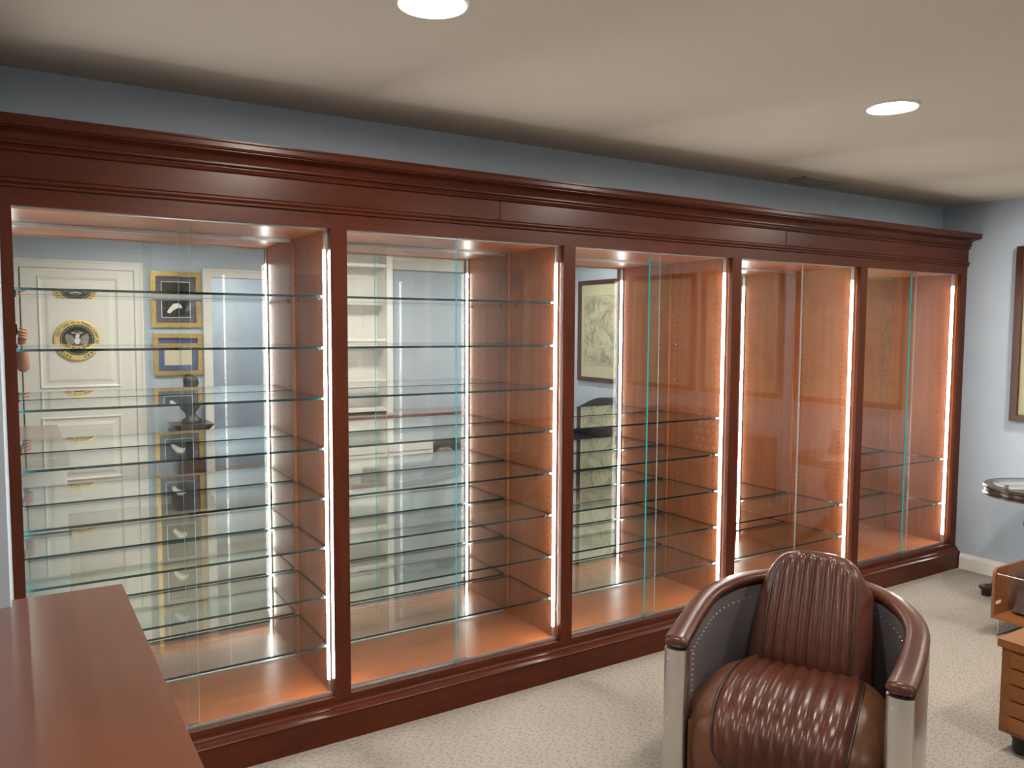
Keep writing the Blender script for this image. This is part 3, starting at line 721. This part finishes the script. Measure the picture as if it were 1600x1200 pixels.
# ------------------------------------------------------------------ sofa with cushions along the end wall
SF = thing('sofa', 'black leather camelback sofa under the framed maps', 'sofa', (4.72, -2.50, 0))
bm = bmesh.new(); out = []
for k in range(41):
    y = -1.15 + 2.3*k/40; h = 0.70 + 0.17*math.exp(-(abs(y)/0.42)**2.6); out.append((y, h))
vs_ = []
prof = [(-1.15, 0.12), (1.15, 0.12)] + out[::-1]
a = [bm.verts.new((0.30, y, z)) for y, z in prof]; b = [bm.verts.new((0.45, y, z)) for y, z in prof]; n = len(prof)
for i in range(n): bm.faces.new((a[i], a[(i+1) % n], b[(i+1) % n], b[i]))
bm.faces.new(a[::-1]); bm.faces.new(b)
obj('backrest', mesh('backrest', bm, bevel=0.02), 'black_leather', SF)
obj('base', B((-0.38, 0.299, -1.0, 1.0, 0.12, 0.30), bevel=0.01), 'black_leather', SF)
for k in range(3):
    obj('seat_cushion', B((-0.40, 0.298, -0.995+0.663*k+0.005, -0.995+0.663*k+0.658, 0.302, 0.45), bevel=0.03), 'black_leather', SF)
for s in (-1, 1):
    bm = bmesh.new(); box(bm, -0.40, 0.298, min(s*1.0, s*1.15)+0.002, max(s*1.0, s*1.15)-0.002, 0.12, 0.56)
    obj('arm', mesh('arm', bm, bevel=0.05), 'black_leather', SF)
for x in (-0.34, 0.38):
    for y in (-1.08, 1.08): obj('leg', B((x-0.025, x+0.025, y-0.025, y+0.025, 0, 0.119)), 'dark_wood', SF)
def pillow(name, label, loc, rot, s, mat):
    bm = bmesh.new(); bmesh.ops.create_cube(bm, size=1); bmesh.ops.subdivide_edges(bm, edges=bm.edges[:], cuts=7, use_grid_fill=True)
    for v in bm.verts:
        x, y, z = v.co*2; e = (1-0.16*abs(y*z)**1.5); k = math.sqrt(max(0.02, (1-abs(y)**2.4)*(1-abs(z)**2.4)))
        v.co = (x*s[0]/2*k, y*s[1]/2*(1-0.06*(1-abs(z)))*1.0, z*s[2]/2*(1-0.06*(1-abs(y))))
    t = thing(name, label, 'pillow', loc); t.rotation_euler = rot
    obj('cover', mesh('cover', bm, True, angle=3), mat, t); return t
fp = pillow('flag_pillow', 'navy throw pillow with white stars on the black sofa', (4.885, -1.765, 0.695), (0, math.radians(14), 0), (0.15, 0.46, 0.43), 'flag_navy')
bm = bmesh.new()
for r_ in range(5):
    for c_ in range(4 if r_ % 2 else 5):
        cy_, cz_ = -0.165+0.082*c_+(0.041 if r_ % 2 else 0), -0.12+0.066*r_
        k = math.sqrt(max(0.02, (1-abs(cy_/0.23)**2.4)*(1-abs(cz_/0.215)**2.4))); xs = -0.075*k-0.004
        vv = [bm.verts.new((xs, cy_ + (0.030 if j % 2 == 0 else 0.0125)*math.sin(2*PI*j/10), cz_ + (0.030 if j % 2 == 0 else 0.0125)*math.cos(2*PI*j/10))) for j in range(10)]
        bm.faces.new(vv)
st = obj('stars', mesh('stars', bm), 'flag_white', fp); st['kind'] = 'stuff'
pillow('throw_pillow', 'grey mottled throw pillow at the far end of the black sofa', (4.84, -3.12, 0.645), (0, math.radians(14), 0), (0.15, 0.42, 0.34), 'pillow_pattern')

# ------------------------------------------------------------------ wall behind the photographer
# seal plaque on the door
def glyphs(text_items, R, base_mat, parent, name, size):
    bm = bmesh.new()
    for ch, ang, sc in text_items:
        cu = bpy.data.curves.new('g', 'FONT'); cu.body = ch; cu.size = size*sc; cu.align_x = 'CENTER'; cu.align_y = 'CENTER'; cu.extrude = 0.0006; cu.offset = 0.0007*sc
        ob = bpy.data.objects.new('g', cu); C.objects.link(ob)
        me = bpy.data.meshes.new_from_object(ob.evaluated_get(bpy.context.evaluated_depsgraph_get()))
        # plane xz, facing +y: x -> -x so that it reads from +y side
        for v in me.vertices:
            x, y, z = v.co; c, s = math.cos(-ang), math.sin(-ang); px, pz = x*c - y*s, x*s + y*c
            v.co = (-(px + R*math.sin(ang)), z, pz + R*math.cos(ang))
        bm.from_mesh(me); bpy.data.objects.remove(ob); bpy.data.curves.remove(cu); bpy.data.meshes.remove(me)
    me = bpy.data.meshes.new(name); bm.to_mesh(me); bm.free()
    o = obj(name, me, base_mat, parent); o['kind'] = 'stuff'; return o
SE = thing('seal_plaque', 'round gold and black eagle seal plaque on the white door', 'plaque', (0.431, YF+0.0425, 1.449))
bm = bmesh.new(); lathe(bm, [(0.170, -0.003), (0.170, 0.012), (0.166, 0.018), (0.160, 0.020), (0.128, 0.018), (0.126, 0.014)], 64, axis='y'); obj('ring', mesh('ring', bm, True, angle=0.5), 'gold_flat', SE)
bm = bmesh.new(); lathe(bm, [(0.1255, -0.003), (0.1255, 0.0145), (0.0, 0.0150)], 64, axis='y'); obj('disc', mesh('disc', bm, True, angle=0.5), 'navy_black', SE)
bm = bmesh.new()
for k in range(50):
    a = 2*PI*k/50; lathe(bm, [(0.0034, 0.0150), (0.0034, 0.0165), (0.0, 0.0170)], 6, math.cos(a)*0.115, 0, 'y', math.sin(a)*0.115)
o = obj('star_ring', mesh('star_ring', bm), 'bead_white', SE); o['kind'] = 'stuff'
items = []
def arc(txt, a0, a1, sc):
    n = len(txt)
    for k, ch in enumerate(txt):
        if ch != ' ': items.append((ch, math.radians(a0 + (a1-a0)*k/(n-1)), sc))
arc('SEAL', -158, -125, 1.0); arc('OF THE', -112, -92, 0.6); arc('PRESIDENT', -80, -16, 1.0); arc('OF THE', -6, 15, 0.6); arc('UNITED', 27, 74, 1.0); arc('STATES', 112, 158, 1.0)
g_ = glyphs(items, 0.1445, 'letter_ink', SE, 'lettering', 0.033); g_.location = (0, 0.0195, 0)
def shape(name, pts, y, mat, mirror=False):
    bm = bmesh.new()
    for s in ((1, -1) if mirror else (1,)):
        a = [bm.verts.new((s*x, y, z)) for x, z in pts]; b = [bm.verts.new((s*x, y+0.003, z)) for x, z in pts]; n = len(pts)
        bm.faces.new(a); bm.faces.new(b)
        for i in range(n): bm.faces.new((a[i], a[(i+1) % n], b[(i+1) % n], b[i]))
    return obj(name, mesh(name, bm), mat, SE)
shape('eagle_wing', [(0.012, 0.0), (0.035, 0.035), (0.075, 0.055), (0.088, 0.03), (0.080, -0.015), (0.060, -0.045), (0.03, -0.03)], 0.0151, 'eagle_grey')
shape('eagle_wing', [(-x, z) for x, z in [(0.012, 0.0), (0.035, 0.035), (0.075, 0.055), (0.088, 0.03), (0.080, -0.015), (0.060, -0.045), (0.03, -0.03)]], 0.0151, 'eagle_grey')
shape('shield', [(-0.02, 0.012), (0.02, 0.012), (0.02, -0.02), (0.0, -0.042), (-0.02, -0.02)], 0.0182, 'bead_white')
shape('eagle_head', [(-0.012, 0.014), (0.012, 0.014), (0.014, 0.03), (0.022, 0.036), (0.016, 0.045), (0.004, 0.05), (-0.01, 0.044), (-0.014, 0.03)], 0.0182, 'bead_white')
shape('eagle_tail', [(-0.012, -0.045), (0.012, -0.045), (0.028, -0.085), (0.0, -0.09), (-0.028, -0.085)], 0.0151, 'eagle_grey')
bm = bmesh.new(); tube(bm, [(0.055*math.sin(math.radians(a)), 0.0165, 0.02+0.055*math.cos(math.radians(a))) for a in range(-50, 51, 10)], 0.003, 6); obj('cloud_arc', mesh('cloud_arc', bm, True), 'eagle_grey', SE)
bm = bmesh.new(); tube(bm, [(-0.04, 0.0165, 0.062), (-0.015, 0.0165, 0.056), (0.015, 0.0165, 0.056), (0.04, 0.0165, 0.062)], 0.004, 6); obj('scroll', mesh('scroll', bm, True), 'bead_white', SE)

def picture(label, x0, x1, z0, z1, fw, matm, layers, name='framed_picture'):
    """gold framed picture on the front wall; layers are (inset, material)"""
    cx, cz = (x0+x1)/2, (z0+z1)/2; hw, hh = (x1-x0)/2, (z1-z0)/2
    t = thing(name, label, 'picture', (cx, YF, cz))
    for b in ((-hw, hw, 0.002, 0.028, hh-fw, hh), (-hw, hw, 0.002, 0.028, -hh, -hh+fw), (-hw, -hw+fw, 0.002, 0.028, -hh+fw, hh-fw), (hw-fw, hw, 0.002, 0.028, -hh+fw, hh-fw)):
        obj('frame_rail', B(b, bevel=0.006), 'gold', t)
    obj('mat_board', B((-hw+fw, hw-fw, 0.003, 0.009, -hh+fw, hh-fw)), matm, t)
    y = 0.0091
    for nm, ins, mt in layers:
        obj(nm, B((-hw+ins, hw-ins, y, y+0.0012, -hh+ins, hh-ins)), mt, t); y += 0.0013
    return t
p1 = picture('gold framed dark eagle picture with violet mat, upper of two', 0.998, 1.405, 1.557, 2.040, 0.040, 'mat_violet', [('inner_mat', 0.085, 'bead_white'), ('print', 0.090, 'black_photo')])
bm = bmesh.new(); vv = [bm.verts.new((x, 0.0119, z)) for x, z in [(0.045, -0.05), (0.02, -0.03), (-0.02, -0.035), (-0.055, -0.075), (-0.075, -0.11), (-0.05, -0.12), (-0.02, -0.09), (0.02, -0.07), (0.05, -0.075)]]
bm.faces.new(vv); ext = bmesh.ops.extrude_face_region(bm, geom=bm.faces[:]); bmesh.ops.translate(bm, verts=[v for v in ext['geom'] if isinstance(v, bmesh.types.BMVert)], vec=(0, 0.001, 0))
obj('eagle_head', mesh('eagle_head', bm), 'bead_white', p1)
picture('gold framed cream certificate with blue mat, lower of two', 1.010, 1.410, 1.138, 1.503, 0.038, 'mat_blue', [('certificate', 0.088, 'paper_cream')])
# bronze on its wooden stand
PD = thing('pedestal_stand', 'reddish brown wooden pedestal stand below the gold frames', 'pedestal', (1.27, YF+0.20, 0))
bm = bmesh.new()
def frustum(bm, a, z0, b, z1):
    v0 = [bm.verts.new((x*a, y*a, z0)) for x, y in ((-1, -1), (1, -1), (1, 1), (-1, 1))]; v1 = [bm.verts.new((x*b, y*b, z1)) for x, y in ((-1, -1), (1, -1), (1, 1), (-1, 1))]
    for k in range(4): bm.faces.new((v0[k], v0[(k+1) % 4], v1[(k+1) % 4], v1[k]))
    bm.faces.new(v0[::-1]); bm.faces.new(v1)
frustum(bm, 0.11, 0.66, 0.165, 0.73); obj('top', mesh('top', bm), 'frame_wood', PD)
bm = bmesh.new(); frustum(bm, 0.10, 0.10, 0.085, 0.6595); obj('shaft', mesh('shaft', bm), 'frame_wood', PD)
obj('base', B((-0.15, 0.15, -0.15, 0.15, 0.0, 0.099), bevel=0.01), 'frame_wood', PD)
SC = thing('bronze_bust', 'dark bronze bust on the wooden pedestal stand', 'sculpture', (1.27, YF+0.20, 0.7305))
bm = bmesh.new(); lathe(bm, [(0.085, 0.0), (0.085, 0.03), (0.05, 0.05), (0.045, 0.09), (0.08, 0.13), (0.10, 0.19), (0.06, 0.24), (0.04, 0.26), (0.05, 0.29), (0.066, 0.34), (0.060, 0.39), (0.03, 0.42), (0.0, 0.425)], 20)
for v in bm.verts:
    v.co.y *= 0.8; v.co.x += 0.01*math.sin(v.co.z*40)
obj('figure', mesh('figure', bm, True, angle=2), 'bronze', SC)
# white built-in bookcase with cherry desk top
HB = thing('bookcase', 'white built-in bookcase standing on the cherry desk top', 'bookcase', (2.86, YF, 0.7305))
hz = ZC - 0.7305 - 0.001
obj('back_panel', B((-0.34, 0.27, 0.001, 0.012, 0, hz)), 'white_paint', HB)
for x in (-0.36, 0.215): obj('side_panel', B((x, x+0.02 if x < 0 else x+0.06, 0.001, 0.27, 0.0, hz)), 'white_paint', HB)
for z in (0.02, 0.30, 0.70, 1.10, 1.415): obj('shelf', B((-0.339, 0.2145, 0.0125, 0.26, z, z+0.03)), 'white_paint', HB)
t = struct('trim_3', B((2.50, 4.30, YF, YF+0.06, 2.150, ZC-0.001), (4.235, 4.30, YF, YF+0.06, 0.735, 2.1499), name='trim_3'), 'white_paint')
DK = thing('built_in_desk', 'built-in desk with cherry top and white drawers below the bookcase', 'desk', (2.5, YF, 0))
obj('desk_top', B((0.0, 1.80, 0.001, 0.49, 0.690, 0.730), bevel=0.004), 'counter_wood', DK)
obj('carcass', B((0.0, 0.98, 0.001, 0.45, 0.08, 0.689)), 'white_paint', DK)
obj('end_panel', B((1.76, 1.80, 0.001, 0.45, 0.0, 0.689)), 'white_paint', DK)
obj('toe_kick', B((0.0, 0.98, 0.001, 0.40, 0.0, 0.079)), 'white_paint', DK)
obj('modesty_panel', B((0.981, 1.759, 0.001, 0.02, 0.0, 0.689)), 'white_paint', DK)
for k in range(2):
    for j, (z0, z1) in enumerate(((0.10, 0.36), (0.375, 0.55), (0.565, 0.68))):
        d_ = obj('drawer', B((0.01+0.485*k, 0.48+0.485*k, 0.4505, 0.468, z0, z1), bevel=0.003), 'white_paint', DK)
        bm = bmesh.new(); lathe(bm, [(0.008, 0.4682), (0.008, 0.478), (0.014, 0.484), (0.0, 0.49)], 14, 0.245+0.485*k, 0, 'y', (z0+z1)/2); obj('knob', mesh('knob', bm, True), 'aluminium', d_)
CB = thing('storage_box', 'dark grey box under the kneehole of the built-in desk', 'box', (3.55, YF+0.05, 0))
obj('body', B((0.0, 0.66, 0.0, 0.32, 0.0, 0.30), bevel=0.01), 'rubber_black', CB); obj('lid', B((-0.008, 0.668, -0.008, 0.328, 0.3005, 0.34), bevel=0.008), 'black_leather', CB)

# ------------------------------------------------------------------ the photographer, seen only at the mirror's edge
PX, PY = -0.17, -3.27
def skinbody(name, verts, edges, radii, root, parent, mat, sub=2):
    me = bpy.data.meshes.new(name); me.from_pydata(verts, edges, []); o = bpy.data.objects.new(name, me); C.objects.link(o)
    md = o.modifiers.new('skin', 'SKIN'); md.use_smooth_shade = True
    for i, r in enumerate(radii):
        sv = me.skin_vertices[0].data[i]; sv.radius = r if isinstance(r, tuple) else (r, r); sv.use_root = (i == root)
    o.modifiers.new('sub', 'SUBSURF').levels = sub; o.modifiers['sub'].render_levels = sub
    dg = bpy.context.evaluated_depsgraph_get(); me2 = bpy.data.meshes.new_from_object(o.evaluated_get(dg)); bpy.data.objects.remove(o)
    for p in me2.polygons: p.use_smooth = True
    me2.materials.clear(); me2.materials.append(MAT[mat]); me2.name = name
    return obj(name, me2, None, parent)
PE = thing('person', 'person in a grey T-shirt and dark trousers holding a phone up in both hands', 'person', (PX, PY, 0))
cx_, cy_, cz_ = CAMP[0]-PX, CAMP[1]-PY, CAMP[2]     # phone lens in person space
hR = Vector((cx_+0.040, cy_-0.085, cz_-0.075)); hL = Vector((cx_-0.160, cy_-0.085, cz_-0.05))
elR = Vector((0.215, 0.20, 1.245)); elL = Vector((-0.25, 0.18, 1.22))
V_, E_, R_ = [], [], []
def av(p, r, prev=None):
    V_.append(tuple(p)); R_.append(r)
    if prev is not None: E_.append((prev, len(V_)-1))
    return len(V_)-1
pel = av((0, 0, 0.95), (0.155, 0.11)); wst = av((0, 0.0, 1.10), (0.14, 0.10), pel); chs = av((0, 0, 1.30), (0.165, 0.115), wst); nb = av((0, 0, 1.46), (0.08, 0.07), chs)
nk = av((0, 0.01, 1.53), 0.055, nb); h0 = av((0, 0.025, 1.60), (0.070, 0.08), nk); h1 = av((0, 0.02, 1.68), (0.075, 0.092), h0); h2 = av((0, 0.01, 1.75), (0.055, 0.065), h1)
for s, el, hd in ((1, elR, hR), (-1, elL, hL)):
    sh = av((s*0.18, 0, 1.41), 0.062, nb); e_ = av(el, 0.043, sh); fm = av(el.lerp(hd, 0.35), 0.043, e_); wr = av(el.lerp(hd, 0.86), 0.027, fm); av(hd, (0.042, 0.022), wr)
for s in (1, -1):
    hp = av((s*0.09, 0, 0.88), 0.088, pel); kn = av((s*0.10, 0.015, 0.49), 0.06, hp); cf = av((s*0.10, -0.005, 0.32), 0.055, kn); an = av((s*0.10, -0.02, 0.09), 0.036, cf); av((s*0.11, 0.06, 0.045), (0.035, 0.03), an)
skinbody('body', V_, E_, R_, 0, PE, 'skin')
# clothes, a little outside the body
def sub_(idx, grow, mat, name, cut):
    vs2 = [V_[i] for i in idx]; mp_ = {i: k for k, i in enumerate(idx)}; ed = [(mp_[a], mp_[b]) for a, b in E_ if a in mp_ and b in mp_]
    rr = [((R_[i][0]+grow, R_[i][1]+grow) if isinstance(R_[i], tuple) else R_[i]+grow) for i in idx]
    for k, q in cut.items(): vs2[mp_[k]] = q
    return skinbody(name, vs2, ed, rr, 0, PE, mat)
shR, eR_, shL, eL_ = 8, 9, 13, 14
mid = lambda a, b, f: tuple(Vector(V_[a]).lerp(Vector(V_[b]), f))
us, ul = mid(shR, eR_, 0.6), mid(shL, eL_, 0.6)
skinbody('shirt', [(0, 0, 0.88), (0, 0, 0.97), (0, 0, 1.10), (0, 0, 1.30), (0, 0, 1.455), V_[shR], us, V_[shL], ul],
         [(0, 1), (1, 2), (2, 3), (3, 4), (4, 5), (5, 6), (4, 7), (7, 8)], [(0.178, 0.135), (0.175, 0.132), (0.158, 0.118), (0.182, 0.132), (0.092, 0.082), 0.076, 0.064, 0.076, 0.064], 3, PE, 'shirt_grey')
skinbody('trousers', [(0, 0, 0.99), (0, 0, 0.92), (0.09, 0, 0.84), (0.10, 0.015, 0.49), (0.10, -0.005, 0.32), (0.10, -0.02, 0.075), (-0.09, 0, 0.84), (-0.10, 0.015, 0.49), (-0.10, -0.005, 0.32), (-0.10, -0.02, 0.075)],
         [(0, 1), (1, 2), (2, 3), (3, 4), (4, 5), (1, 6), (6, 7), (7, 8), (8, 9)], [(0.162, 0.12), (0.160, 0.12), 0.102, 0.074, 0.068, 0.060, 0.102, 0.074, 0.068, 0.060], 1, PE, 'trouser_dark')
for s in (1, -1):
    bm = bmesh.new(); bmesh.ops.create_uvsphere(bm, u_segments=16, v_segments=10, radius=1)
    for v in bm.verts: v.co = (s*0.11+v.co.x*0.05, 0.035+v.co.y*0.135, max(0.0, 0.045+v.co.z*0.05))
    obj('shoe', mesh('shoe', bm, True, angle=3), 'shoe_brown', PE)
bm = bmesh.new(); bmesh.ops.create_uvsphere(bm, u_segments=20, v_segments=14, radius=1)
for v in bm.verts:
    v.co = (v.co.x*0.087, -0.012+v.co.y*0.105, 1.70+v.co.z*0.10)
bmesh.ops.delete(bm, geom=[v for v in bm.verts if v.co.z < 1.70 and v.co.y > -0.01 or v.co.z < 1.62], context='VERTS')
obj('hair', mesh('hair', bm, True, angle=3), 'hair_brown', PE)
# face
for s in (1, -1):
    bm = bmesh.new(); bmesh.ops.create_uvsphere(bm, u_segments=10, v_segments=8, radius=0.011, matrix=Matrix.Translation((s*0.032, 0.098, 1.665))); obj('eye', mesh('eye', bm, True), 'hair_brown', PE)
    bm = bmesh.new(); bmesh.ops.create_uvsphere(bm, u_segments=10, v_segments=8, radius=1)
    for v in bm.verts: v.co = (s*0.078+v.co.x*0.012, 0.01+v.co.y*0.022, 1.655+v.co.z*0.034)
    obj('ear', mesh('ear', bm, True, angle=3), 'skin', PE)
bm = bmesh.new(); tube(bm, [(0, 0.10, 1.665), (0, 0.118, 1.635), (0, 0.10, 1.625)], [0.008, 0.014, 0.006], 8); obj('nose', mesh('nose', bm, True, angle=3), 'skin', PE)
bm = bmesh.new(); tube(bm, [(-0.022, 0.094, 1.60), (0, 0.102, 1.598), (0.022, 0.094, 1.60)], 0.005, 6); obj('mouth', mesh('mouth', bm, True, angle=3), 'flag_red', PE)
# fingers closed round the phone edges
for s, hd in ((1, hR), (-1, hL)):
    for k in range(4):
        z = hd.z + 0.062 - 0.021*k
        e0 = Vector((hd.x+s*0.004, hd.y-0.008, hd.z+0.012*(1.5-k))); 
        bm = bmesh.new(); tube(bm, [e0, (hd.x+s*0.030, hd.y+0.014, z-0.008), (hd.x+s*0.020, hd.y+0.044, z-0.004), (hd.x-s*0.012, hd.y+0.052, z)], [0.011, 0.0105, 0.0095, 0.008], 10)
        obj('finger', mesh('finger', bm, True, angle=3), 'skin', PE)
    bm = bmesh.new(); tube(bm, [(hd.x, hd.y-0.01, hd.z-0.01), (hd.x-s*0.012, hd.y-0.014, hd.z+0.03), (hd.x-s*0.03, hd.y-0.004, hd.z+0.06)], [0.014, 0.012, 0.009], 10); obj('thumb', mesh('thumb', bm, True, angle=3), 'skin', PE)
PH = thing('phone', 'black smartphone held up by the person', 'phone', (CAMP[0], CAMP[1]-0.040, CAMP[2]))
obj('case', B((-0.132, 0.016, -0.010, -0.001, -0.062, 0.016), bevel=0.003), 'phone_black', PH)
bm = bmesh.new(); lathe(bm, [(0.009, -0.0008), (0.009, 0.0008), (0.0, 0.001)], 16, axis='y'); obj('lens', mesh('lens', bm, True), 'rubber_black', PH)
